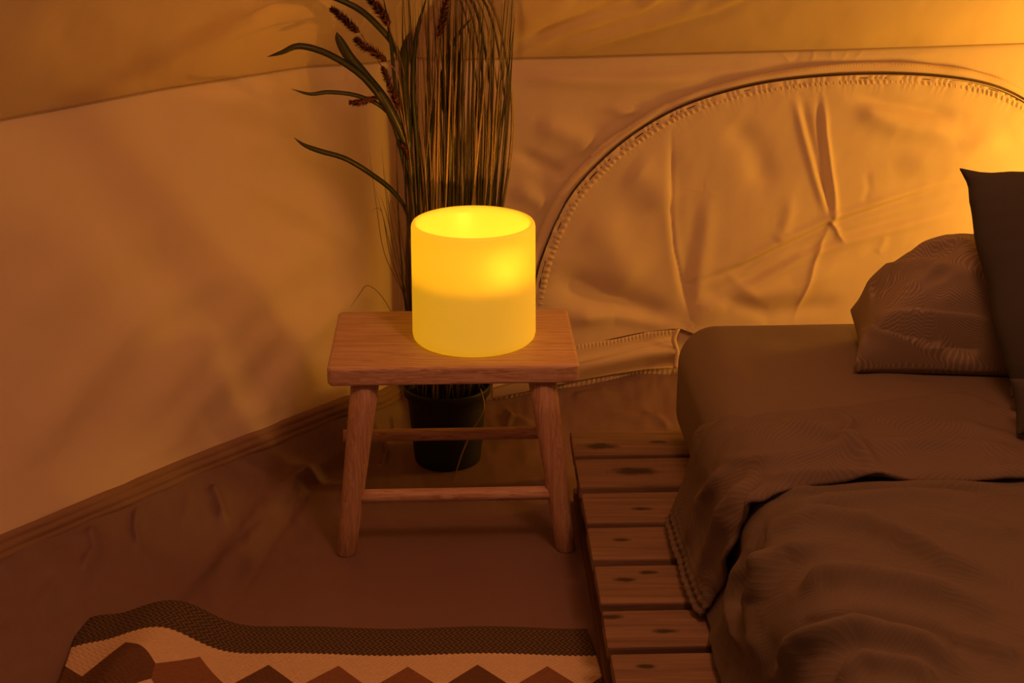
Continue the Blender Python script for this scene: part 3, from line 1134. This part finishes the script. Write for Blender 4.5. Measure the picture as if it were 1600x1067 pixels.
# dark scatter cushion leaning in front of the pillow
cl = at_y(1503, 264, 1.985)
cb = at_z(1580, 622, 0.365)
cl = at_y(1502, 264, cb[1] + 0.12)
cr = cl + np.array([0.43, -0.01, -0.012])
crb = cb + np.array([0.40, -0.02, 0.0])
o = pillow('cushion', cb, crb, cr, cl, 0.125, M['cushion'], 90, 0.006, 0.005, 8, power=0.45, wob=0.009)
tag(o, 'large square dark brown cushion standing upright at the right edge of the photo', 'cushion')
big_cushion = o
c1 = at_z(1577, 664, 0.372) + np.array([0.0, -0.03, 0])
c0 = c1.copy()
c3 = at_y(1578, 592, c0[1] + 0.035)
o = pillow('cushion', c0, c0 + np.array([0.30, 0.0, 0]), c3 + np.array([0.30, 0.0, 0]), c3, 0.07, M['cushion'], 50, 0.03, 0.002, 12, power=0.45)
tag(o, 'small dark cushion peeking in low at the right edge, in front of the upright cushion', 'cushion')

# ------------------------------------------------------------------ stool
SR = radians(2.3)
S_c = np.array([-0.094, 2.212])


def st(x, y, z):
    return np.array([S_c[0] + x * cos(SR) - y * sin(SR), S_c[1] + x * sin(SR) + y * cos(SR), z])


stool = empty('stool', (S_c[0], S_c[1], 0), 'pale pine stool with splayed legs carrying the glowing candle', 'stool')
SEAT = 0.322
SW, SD, STK = 0.193, 0.131, 0.030
bm = bmesh.new()
bmesh.ops.create_cube(bm, size=1.0)
for v in bm.verts:
    top = v.co.z > 0
    v.co = (v.co.x * 2 * SW, v.co.y * 2 * SD, SEAT - STK if not top else SEAT)
vert_e = [e for e in bm.edges if abs(e.verts[0].co.z - e.verts[1].co.z) > 0.01]
bmesh.ops.bevel(bm, geom=vert_e, offset=0.010, segments=4, affect='EDGES', profile=0.5)
hor = [e for e in bm.edges if abs(e.verts[0].co.z - e.verts[1].co.z) < 1e-5 and len(e.link_faces) == 2 and abs(abs(e.link_faces[0].normal.z) - abs(e.link_faces[1].normal.z)) > 0.5]
bmesh.ops.bevel(bm, geom=hor, offset=0.005, segments=3, affect='EDGES', profile=0.5)
bm.verts.index_update()
V = [st(*v.co) for v in bm.verts]
f = [tuple(v.index for v in fc.verts) for fc in bm.faces]
bm.free()
mk('seat', V, f, M['pine_x'], stool, smooth=False)


def leg(sx_, sy_):
    top = np.array([sx_ * 0.1365, sy_ * 0.100 + 0.0, SEAT - STK - 0.0005])
    bot = np.array([sx_ * 0.176, sy_ * 0.121, 0.0])
    n = 16
    V = []
    zz = [0.0, 0.003, 0.08, 0.16, 0.24, 1.0]
    zz = [0.0, 0.01, 0.2, 0.4, 0.6, 0.8, 1.0]
    for q_ in zz:
        c = bot * (1 - q_) + top * q_
        r = 0.0155 + (0.0225 - 0.0155) * q_
        if q_ == 0.0:
            r -= 0.0018
        for k in range(n):
            th = 2 * pi * (k + 0.5) / n
            # softened octagon
            m = 1 + 0.035 * cos(8 * th)
            V.append(st(c[0] + r * m * cos(th), c[1] + r * m * sin(th), c[2]))
    f = []
    for i in range(len(zz) - 1):
        for k in range(n):
            k2 = (k + 1) % n
            f.append((i * n + k, i * n + k2, (i + 1) * n + k2, (i + 1) * n + k))
    f.append(tuple(range(n))[::-1])
    f.append(tuple((len(zz) - 1) * n + k for k in range(n)))
    return mk('leg', V, f, M['pine_z'], stool)


for a in (-1, 1):
    for b in (-1, 1):
        leg(a, b)


def leg_at(sx_, sy_, z):
    q_ = z / (SEAT - STK)
    return np.array([sx_ * (0.176 * (1 - q_) + 0.1365 * q_), sy_ * (0.121 * (1 - q_) + 0.100 * q_), z])


for sy_, z in ((-1, 0.098), (1, 0.100)):
    a, b = leg_at(-1, sy_, z), leg_at(1, sy_, z)
    dirx = 0.012 if sy_ < 0 else 0.030
    a = a + np.array([-dirx * (1 if sy_ > 0 else -0.5), 0, 0])
    b = b + np.array([dirx * (0.7 if sy_ > 0 else -0.5), 0, 0])
    pts = [st(*(a * (1 - t_) + b * t_)) for t_ in np.linspace(0, 1, 10)]
    V, f = tube(pts, 0.0110, 14)
    mk('stretcher', V, f, M['pine_x'], stool)

# ------------------------------------------------------------------ candle
cc = at_z(741, 527, SEAT)
CX, CY = cc[0], cc[1]
CR = 0.0985
CT = SEAT + 0.193
CFL = SEAT + 0.112
candle = empty('wax_candle', (CX, CY, SEAT), 'big round glowing yellow wax candle with a hollow top, on the stool', 'candle')
prof = [(0.0, SEAT + 0.0006), (CR - 0.012, SEAT + 0.0006), (CR - 0.005, SEAT + 0.002), (CR - 0.0015, SEAT + 0.006), (CR, SEAT + 0.013)]
for z in np.linspace(SEAT + 0.02, CT - 0.008, 24):
    prof.append((CR - 0.0015 * (z - SEAT) / 0.19, z))
prof += [(CR - 0.0022, CT - 0.004), (CR - 0.0040, CT - 0.001), (CR - 0.0062, CT), (CR - 0.0085, CT - 0.0015), (CR - 0.0100, CT - 0.005), (CR - 0.0108, CT - 0.012)]
for z in np.linspace(CT - 0.02, CFL + 0.012, 14):
    prof.append((CR - 0.0110, z))
prof += [(CR - 0.013, CFL + 0.005), (CR - 0.018, CFL + 0.001), (CR - 0.035, CFL), (CR - 0.06, CFL), (0.0, CFL)]
V, f = lathe(prof, (CX, CY), 96)

mw, nt, b = new_mat('glowing_wax')
out = nt.nodes['Material Output']
nt.nodes.remove(b)
tr = N(nt, 'ShaderNodeBsdfTranslucent')
df = N(nt, 'ShaderNodeBsdfDiffuse')
gl = N(nt, 'ShaderNodeBsdfGlossy')
em = N(nt, 'ShaderNodeEmission')
v = coords(nt)
nn = noise(nt, v, 9.0, 4)
col = mixc(nt, nn, (0.66, 0.56, 0.38), (0.72, 0.62, 0.44))
nt.links.new(col, tr.inputs[0])
nt.links.new(col, df.inputs[0])
gl.inputs['Roughness'].default_value = 0.35
gl.inputs[0].default_value = (1, 1, 1, 1)
m1 = N(nt, 'ShaderNodeMixShader')
sepz = N(nt, 'ShaderNodeSeparateXYZ')
nt.links.new(v, sepz.inputs[0])
mr_ = N(nt, 'ShaderNodeMapRange', interpolation_type='SMOOTHSTEP')
nt.links.new(sepz.outputs[2], mr_.inputs[0])
mr_.inputs[1].default_value = 0.092   # solid wax below the hollow lets less light through
mr_.inputs[2].default_value = 0.116
mr_.inputs[3].default_value = 0.03
mr_.inputs[4].default_value = 0.36
nt.links.new(mr_.outputs[0], m1.inputs[0])
nt.links.new(df.outputs[0], m1.inputs[1])
nt.links.new(tr.outputs[0], m1.inputs[2])
m2 = N(nt, 'ShaderNodeMixShader')
m2.inputs[0].default_value = 0.03
nt.links.new(m1.outputs[0], m2.inputs[1])
nt.links.new(gl.outputs[0], m2.inputs[2])
em.inputs[0].default_value = (1.0, 0.50, 0.004, 1)
mr2 = N(nt, 'ShaderNodeMapRange', interpolation_type='SMOOTHSTEP')
nt.links.new(sepz.outputs[2], mr2.inputs[0])
mr2.inputs[1].default_value = 0.085
mr2.inputs[2].default_value = 0.120
mr2.inputs[3].default_value = 0.46
mr2.inputs[4].default_value = 0.56
nt.links.new(mr2.outputs[0], em.inputs[1])
ad = N(nt, 'ShaderNodeAddShader')
nt.links.new(m2.outputs[0], ad.inputs[0])
nt.links.new(em.outputs[0], ad.inputs[1])
nt.links.new(ad.outputs[0], out.inputs[0])
wax = mk('wax_body', V, f, mw, candle)
# wick light: a small flame-shaped bulb standing on the hollow's floor
fx, fy = CX + 0.040, CY - 0.062
fp = []
for i in range(14):
    t_ = i / 13
    fp.append((0.0048 * sin(pi * min(1, t_ * 1.0)) ** 0.8 * (1 - 0.35 * t_) + 0.0003, CFL + 0.004 + 0.026 * t_))
V, f = lathe(fp, (fx, fy), 16)
mf, nt, b = new_mat('flame_glow')
b.inputs['Base Color'].default_value = (1, 0.8, 0.4, 1)
b.inputs['Emission Color'].default_value = (1.0, 0.55, 0.08, 1)
b.inputs['Emission Strength'].default_value = 30
mk('flame_bulb', V, f, mf, candle)
lo = light('candle_light', 'POINT', (fx, fy, CFL + 0.020), 1.35, (1.0, 0.34, 0.030), 0.004)
lo.location = (CX + 0.0435, CY - 0.0665, CFL + 0.034)

# ------------------------------------------------------------------ potted grass
pc = np.array([-0.117, 2.440])
plant = empty('potted_grass', (pc[0], pc[1], 0), 'tall ornamental grass in a black plastic pot standing behind the stool', 'plant')
RT, RB, PH = 0.079, 0.060, 0.150
prof = [(0.0, 0.003), (RB - 0.006, 0.003), (RB - 0.002, 0.0), (RB, 0.004)]
for t_ in np.linspace(0.08, 0.86, 8):
    prof.append((RB + (RT - 0.006 - RB) * t_, PH * t_))
prof += [(RT - 0.005, PH * 0.87), (RT - 0.001, PH * 0.885), (RT, PH * 0.95), (RT + 0.0015, PH - 0.002), (RT, PH), (RT - 0.002, PH), (RT - 0.004, PH * 0.9), (RT - 0.008, PH * 0.80)]
V, f = lathe(prof, pc, 48)
mk('pot', V, f, M['pot'], plant)
n = 24
P = np.zeros((n, 40, 3))
for i in range(n):
    for j in range(40):
        th = 2 * pi * j / 39
        r = (RT - 0.0065) * i / (n - 1)
        P[i, j] = (pc[0] + r * cos(th), pc[1] + r * sin(th), PH * 0.83 + 0.004 * sin(r * 300 + 5 * sin(th * 3)) * sin(3 * th + i) * (i < n - 1))
mk_grid('soil', P, M['soil'], plant)


def blade(name, path, width, mat, face, fold=0.25, taper=0.12, base_w=0.6):
    """flat leaf with a raised mid-rib; 'face' is the way its face looks"""
    P_ = np.asarray(path)
    m = len(P_)
    T_ = np.gradient(P_, axis=0)
    T_ /= np.linalg.norm(T_, axis=1, keepdims=True) + 1e-12
    V, f = [], []
    for i in range(m):
        t_ = i / (m - 1)
        side = np.cross(T_[i], face)
        side /= np.linalg.norm(side) + 1e-9
        nrm = np.cross(side, T_[i])
        w = width * min(1, base_w + t_ * 2.0) * (1 - max(0, (t_ - (1 - taper)) / taper) ** 1.6 * 0.96)
        V += [P_[i] - side * w / 2, P_[i] + nrm * w * fold, P_[i] + side * w / 2, P_[i] - nrm * w * 0.08]
    for i in range(m - 1):
        for k in range(4):
            k2 = (k + 1) % 4
            f.append((i * 4 + k, i * 4 + k2, (i + 1) * 4 + k2, (i + 1) * 4 + k))
    f.append((0, 1, 2, 3)[::-1])
    f.append(tuple((m - 1) * 4 + k for k in range(4)))
    return mk(name, V, f, mat, plant)


def px_path(pts, n=24):
    """pts: (px, py, depth y)"""
    w = [at_y(a, b_, c_) for a, b_, c_ in pts]
    return catmull(w, n)


TOCAM = np.array([0.1, -1.0, 0.25])
# upright blades
for i in range(165):
    th = random.uniform(0, 2 * pi)
    r = RT * 0.74 * math.sqrt(random.random())
    bx, by = pc[0] + r * cos(th), pc[1] + r * sin(th)
    u = (r * cos(th) / (RT * 0.74) + 1) / 2
    u = min(1, max(0, u + random.gauss(0, 0.16)))
    zt = random.uniform(0.80, 0.90) if random.random() < 0.85 else random.uniform(0.5, 0.75)
    k = (zt - 0.13) / 0.75
    tx = -0.168 + 0.168 * u
    tx = bx + (tx - bx) * k * 1.0 + random.gauss(0, 0.021)
    tx = min(max(tx, -0.185), 0.004)
    ty = 2.375 + 0.03 * (random.random() - 0.5) - 0.02 * k
    bow = random.gauss(0, 0.006) + 0.008 * (u - 0.3)
    p = []
    for j in range(18):
        t_ = j / 17
        x = bx + (tx - bx) * t_ ** 0.85 + bow * sin(pi * t_)
        y = by + (ty - by) * t_ + random.gauss(0, 0.0001)
        p.append((x, y, 0.122 + (zt - 0.122) * t_))
    wd = random.choice((0.0016, 0.0020, 0.0024, 0.0030, 0.0042))
    fa = np.array([random.uniform(-0.9, 0.9), -1.0, 0.1])
    blade('grass_blade', p, wd, M['straw'] if random.random() < 0.42 else M['green'], fa, 0.2, 0.3)
# bowed blades at the right that loop over near the roof
for i in range(6):
    k = i / 5
    x0 = pc[0] + 0.035 + 0.02 * k
    p = catmull([(x0, 2.43, 0.125), (x0 + 0.012 + 0.012 * k, 2.425, 0.35), (x0 + 0.026 + 0.034 * k, 2.40, 0.58), (x0 + 0.022 + 0.034 * k, 2.385, 0.72),
                 (x0 - 0.004 + 0.026 * k, 2.36, 0.84), (x0 - 0.07 + 0.01 * k, 2.345, 0.865 + 0.003 * i)], 26)
    blade('grass_blade', p, 0.0026 + 0.0012 * (i % 3), M['straw'] if i % 2 else M['green'], np.array([0.4 - 0.1 * i, -1, 0.1]), 0.2, 0.2)
# thin dry blades that fan out low on the left
for i, (tx, ty, mx) in enumerate([(583, 285, 603), (592, 300, 608), (578, 330, 600), (600, 260, 612), (571, 190, 592), (606, 340, 617), (612, 300, 622), (596, 220, 607)]):
    bx = 640 + 3 * i
    p = px_path([(652 + 2 * i, 612, 2.435), (634 + i, 480, 2.43), ((mx + 10), 400, 2.425), (mx - 4, 340 - 5 * i, 2.42), (tx, ty, 2.41)])
    blade('grass_blade', p, 0.0014, M['straw'], np.array([0.3, -1, 0.1]), 0.2, 0.4)
p = px_path([(650, 618, 2.43), (612, 560, 2.45), (556, 470, 2.46), (567, 452, 2.45), (574, 446, 2.44)])
p = px_path([(655, 618, 2.43), (625, 520, 2.43), (600, 468, 2.43), (575, 446, 2.43), (560, 462, 2.43), (545, 484, 2.43)], 30)
blade('grass_blade', p, 0.0013, M['straw'], TOCAM, 0.2, 0.3)
# one straw bent over the rim of the pot down to the floor
p = px_path([(748, 606, 2.42), (752, 612, 2.385), (756, 640, 2.352), (738, 672, 2.348), (722, 708, 2.342), (711, 745, 2.336), (709, 768, 2.33)], 26)
p[:, 2] = np.maximum(p[:, 2], 0.004)
blade('grass_blade', p, 0.0030, M['straw'], np.array([0, -1, 0.3]), 0.2, 0.4)

# broad arching leaves at the left (points from base to tip)
leaves = [
    ([(646, 330, 2.40), (634, 270, 2.39), (614, 190, 2.37), (575, 128, 2.345), (520, 88, 2.325), (470, 72, 2.31), (440, 82, 2.30), (417, 89, 2.295)], 0.0105, 'broad_leaf'),
    ([(648, 320, 2.40), (636, 235, 2.38), (606, 165, 2.36), (570, 118, 2.35), (545, 88, 2.34), (530, 62, 2.335), (526, 50, 2.335)], 0.0165, 'broad_leaf'),
    ([(646, 330, 2.40), (630, 215, 2.385), (600, 170, 2.37), (560, 150, 2.355), (515, 144, 2.34), (485, 147, 2.33), (455, 139, 2.32)], 0.0070, 'broad_leaf'),
    ([(645, 400, 2.41), (636, 335, 2.40), (615, 300, 2.385), (580, 272, 2.37), (540, 248, 2.355), (500, 236, 2.34), (476, 227, 2.33), (459, 215, 2.325)], 0.0085, 'broad_leaf'),
    ([(640, 260, 2.40), (632, 130, 2.39), (618, 76, 2.38), (590, 40, 2.365), (560, 14, 2.355), (525, -2, 2.35), (500, -6, 2.345)], 0.0100, 'broad_leaf'),
    ([(645, 300, 2.39), (636, 200, 2.38), (630, 130, 2.375), (634, 80, 2.37), (641, 48, 2.37)], 0.0190, 'broad_leaf'),
    ([(650, 340, 2.40), (643, 240, 2.385), (620, 150, 2.37), (610, 60, 2.365), (598, -10, 2.36)], 0.0060, 'broad_leaf'),
    ([(655, 340, 2.39), (652, 240, 2.38), (645, 140, 2.37), (650, 60, 2.365), (668, -10, 2.36)], 0.0085, 'broad_leaf'),
    ([(665, 320, 2.38), (672, 220, 2.375), (690, 120, 2.37), (712, 60, 2.365), (740, 25, 2.36)], 0.0070, 'broad_leaf'),
    ([(700, 320, 2.375), (704, 220, 2.37), (695, 160, 2.37), (693, 120, 2.37)], 0.0120, 'broad_leaf'),
]
for pts, wd, nm in leaves:
    blade(nm, px_path(pts, 30), wd, M['leaf'], np.array([-0.25, -1, 0.45]), 0.22, 0.28, 0.35)


def spike(pts, r0, nb):
    """foxtail: a thin axis set all round with short bristles, one mesh"""
    P_ = px_path(pts, 40)
    V, f = tube(P_, 0.0014, 5)
    V = [np.array(v_) for v_ in V]
    T_ = np.gradient(P_, axis=0)
    T_ /= np.linalg.norm(T_, axis=1, keepdims=True)
    for i in range(nb):
        t_ = (i + random.random()) / nb
        k = t_ * 39
        i0 = min(38, int(k))
        c = P_[i0] + (P_[i0 + 1] - P_[i0]) * (k - i0)
        ax = T_[i0]
        rnd = np.array([random.gauss(0, 1) for _ in range(3)])
        s_ = np.cross(ax, rnd)
        s_ /= np.linalg.norm(s_)
        ln = r0 * (0.45 + 0.75 * sin(pi * min(1, 0.12 + 0.88 * t_)) ** 0.6) * random.uniform(0.75, 1.2)
        d_ = s_ * 0.78 + ax * 0.62
        e = np.cross(ax, s_)
        wq = 0.0013
        b0 = len(V)
        V += [c - ax * wq, c + e * wq, c + ax * wq + s_ * 0.0008, c + d_ * ln * 0.6 + e * 0.0013, c + d_ * ln * 0.6 - e * 0.0013, c + d_ * ln]
        f += [(b0, b0 + 1, b0 + 3, b0 + 4), (b0 + 1, b0 + 2, b0 + 3), (b0 + 2, b0, b0 + 4, b0 + 3), (b0 + 3, b0 + 5, b0 + 4)]
    return mk('flower_spike', V, f, M['spike'], plant)


def stalk(pts, r=0.0009):
    V, f = tube(px_path(pts, 20), r, 5)
    return mk('stalk', V, f, M['straw'], plant)


spike([(562, 50, 2.35), (550, 42, 2.348), (534, 27, 2.345), (518, 14, 2.34)], 0.0109, 294)
spike([(604, 96, 2.355), (588, 84, 2.353), (568, 72, 2.35), (556, 62, 2.345)], 0.0116, 294)
spike([(625, 172, 2.36), (616, 150, 2.358), (606, 126, 2.355), (598, 106, 2.35)], 0.0093, 294)
spike([(591, 152, 2.365), (577, 156, 2.362), (562, 160, 2.36), (547, 160, 2.355)], 0.0093, 224)
spike([(608, 42, 2.36), (600, 26, 2.358), (588, 10, 2.355), (575, -8, 2.35)], 0.0132, 294)
spike([(640, 250, 2.375), (636, 240, 2.372), (632, 232, 2.37), (628, 226, 2.37)], 0.0078, 112)
spike([(684, 60, 2.35), (690, 40, 2.35), (694, 18, 2.35), (700, -8, 2.35)], 0.0110, 280)
stalk([(645, 330, 2.40), (630, 190, 2.37), (605, 120, 2.355), (564, 53, 2.35)])
stalk([(644, 300, 2.40), (634, 200, 2.37), (622, 120, 2.36), (604, 96, 2.355)])
stalk([(646, 340, 2.40), (640, 240, 2.37), (625, 172, 2.36)])
stalk([(640, 260, 2.40), (615, 175, 2.37), (591, 152, 2.365)])
stalk([(645, 260, 2.40), (632, 120, 2.37), (608, 42, 2.36)])
stalk([(648, 340, 2.40), (640, 250, 2.375)])
stalk([(660, 330, 2.39), (672, 180, 2.36), (684, 60, 2.35)])
for i in range(14):
    x0 = 646 + i * 1.2
    stalk([(660 + i * 2, 616, 2.43), (638 + i * 1.5, 480, 2.42), (634 + i * 1.2, 400, 2.41), (640 + i * 1.1, 320, 2.40)], 0.0012)

# ------------------------------------------------------------------ rug
ru0 = at_z(128, 985, 0.004)
RX0 = ru0[0]
RYT = at_z(700, 985, 0.004)[1]
nu, nv = 300, 260
us = np.linspace(0, 1, nu)
vs = np.linspace(0, 0.80, nv)
P = np.zeros((nu, nv, 3))
Ug, Vg = np.meshgrid(us, vs, indexing='ij')
ye = RYT - Vg
# right edge runs along the pallet
xr = O[0] + (O[1] - ye) * tan(BR) - 0.004
Xr = RX0 + 0.012 * np.sin(Vg * 9) + (xr - RX0) * Ug
hump_c = -0.485 - 0.10 * Vg
hx = (Xr - hump_c) / np.where(Xr < hump_c, 0.085, 0.065)
Z = 0.0015 + 0.047 * np.exp(-hx ** 2) * np.exp(-(Vg / 0.28) ** 2)
Z += 0.0045 * (0.5 + 0.5 * np.sin(Xr * 23 + 2.4)) * np.exp(-(Vg / 0.25) ** 2)
Z += 0.010 * np.exp(-((Xr + 0.60) / 0.03) ** 2) * np.exp(-(Vg / 0.1) ** 2)
Z += 0.022 * np.exp(-((Xr + 0.50 + 0.3 * (Vg - 0.1)) / 0.035) ** 2) * np.exp(-((Vg - 0.17) / 0.06) ** 2)
Yr = ye + 0.0 * Z
P[..., 0], P[..., 1], P[..., 2] = Xr, Yr, Z
uv = np.stack([Xr - RX0, Vg], -1)
mr, nt, b = new_mat('zigzag_rug')
tc = N(nt, 'ShaderNodeTexCoord')
sep = N(nt, 'ShaderNodeSeparateXYZ')
nt.links.new(tc.outputs['UV'], sep.inputs[0])
u_, v_ = sep.outputs[0], sep.outputs[1]
PER = 0.0965
uu = mathn(nt, 'DIVIDE', mathn(nt, 'ADD', u_, 0.0515 + 0.0), PER)
tri = mathn(nt, 'MULTIPLY', mathn(nt, 'ABSOLUTE', mathn(nt, 'SUBTRACT', mathn(nt, 'FRACT', uu), 0.5)), 2.0)
# stepped zigzag rows: brown diamonds on cream
vv = mathn(nt, 'SUBTRACT', v_, 0.098)
rowl = mathn(nt, 'DIVIDE', vv, 0.13)
fr = mathn(nt, 'FRACT', rowl)
tent = mathn(nt, 'MULTIPLY', mathn(nt, 'SUBTRACT', 0.5, mathn(nt, 'ABSOLUTE', mathn(nt, 'SUBTRACT', fr, 0.5))), 2.0)
brown = mathn(nt, 'MULTIPLY', mathn(nt, 'GREATER_THAN', mathn(nt, 'MULTIPLY', tent, 1.25), tri), mathn(nt, 'GREATER_THAN', vv, 0.0))
alt = mathn(nt, 'FRACT', mathn(nt, 'MULTIPLY', mathn(nt, 'FLOOR', uu), 0.3819))
bcol = mixc(nt, mathn(nt, 'GREATER_THAN', alt, 0.5), (0.16, 0.085, 0.05), (0.27, 0.13, 0.075))
field = mixc(nt, brown, (0.74, 0.56, 0.38), bcol)
# herringbone border
chev = mathn(nt, 'MULTIPLY', mathn(nt, 'ABSOLUTE', mathn(nt, 'SUBTRACT', mathn(nt, 'FRACT', mathn(nt, 'DIVIDE', v_, 0.016)), 0.5)), 2.2)
hb = mathn(nt, 'SINE', mathn(nt, 'MULTIPLY', mathn(nt, 'ADD', mathn(nt, 'DIVIDE', u_, 0.0078), chev), 6.2832))
hbm = mathn(nt, 'GREATER_THAN', hb, 0.1)
bord = mixc(nt, hbm, (0.075, 0.050, 0.034), (0.17, 0.115, 0.075))
vz = mathn(nt, 'ADD', v_, mathn(nt, 'MULTIPLY', mathn(nt, 'SINE', mathn(nt, 'MULTIPLY', u_, 800.0)), 0.0012))
inb = mathn(nt, 'LESS_THAN', vz, 0.070)
c = mixc(nt, inb, field, bord)
nt.links.new(c, b.inputs['Base Color'])
b.inputs['Roughness'].default_value = 0.95
b.inputs['Specular IOR Level'].default_value = 0.1
nn = noise(nt, coords(nt), 500, 2)
bump(nt, b, mathn(nt, 'ADD', mathn(nt, 'MULTIPLY', hb, 0.6), nn), 0.6, 0.0015)
rug = mk_grid('rug', P, mr, uvs=uv, base=(RX0 + 0.4, RYT - 0.4, 0))
if rug.data.polygons[1000].normal.z < 0:
    rug.data.flip_normals()
m = rug.modifiers.new('thickness', 'SOLIDIFY')
m.thickness = 0.005
m.offset = 1
tag(rug, 'woven cream rug with brown zigzags and a wrinkled dark border, beside the pallet', 'rug')
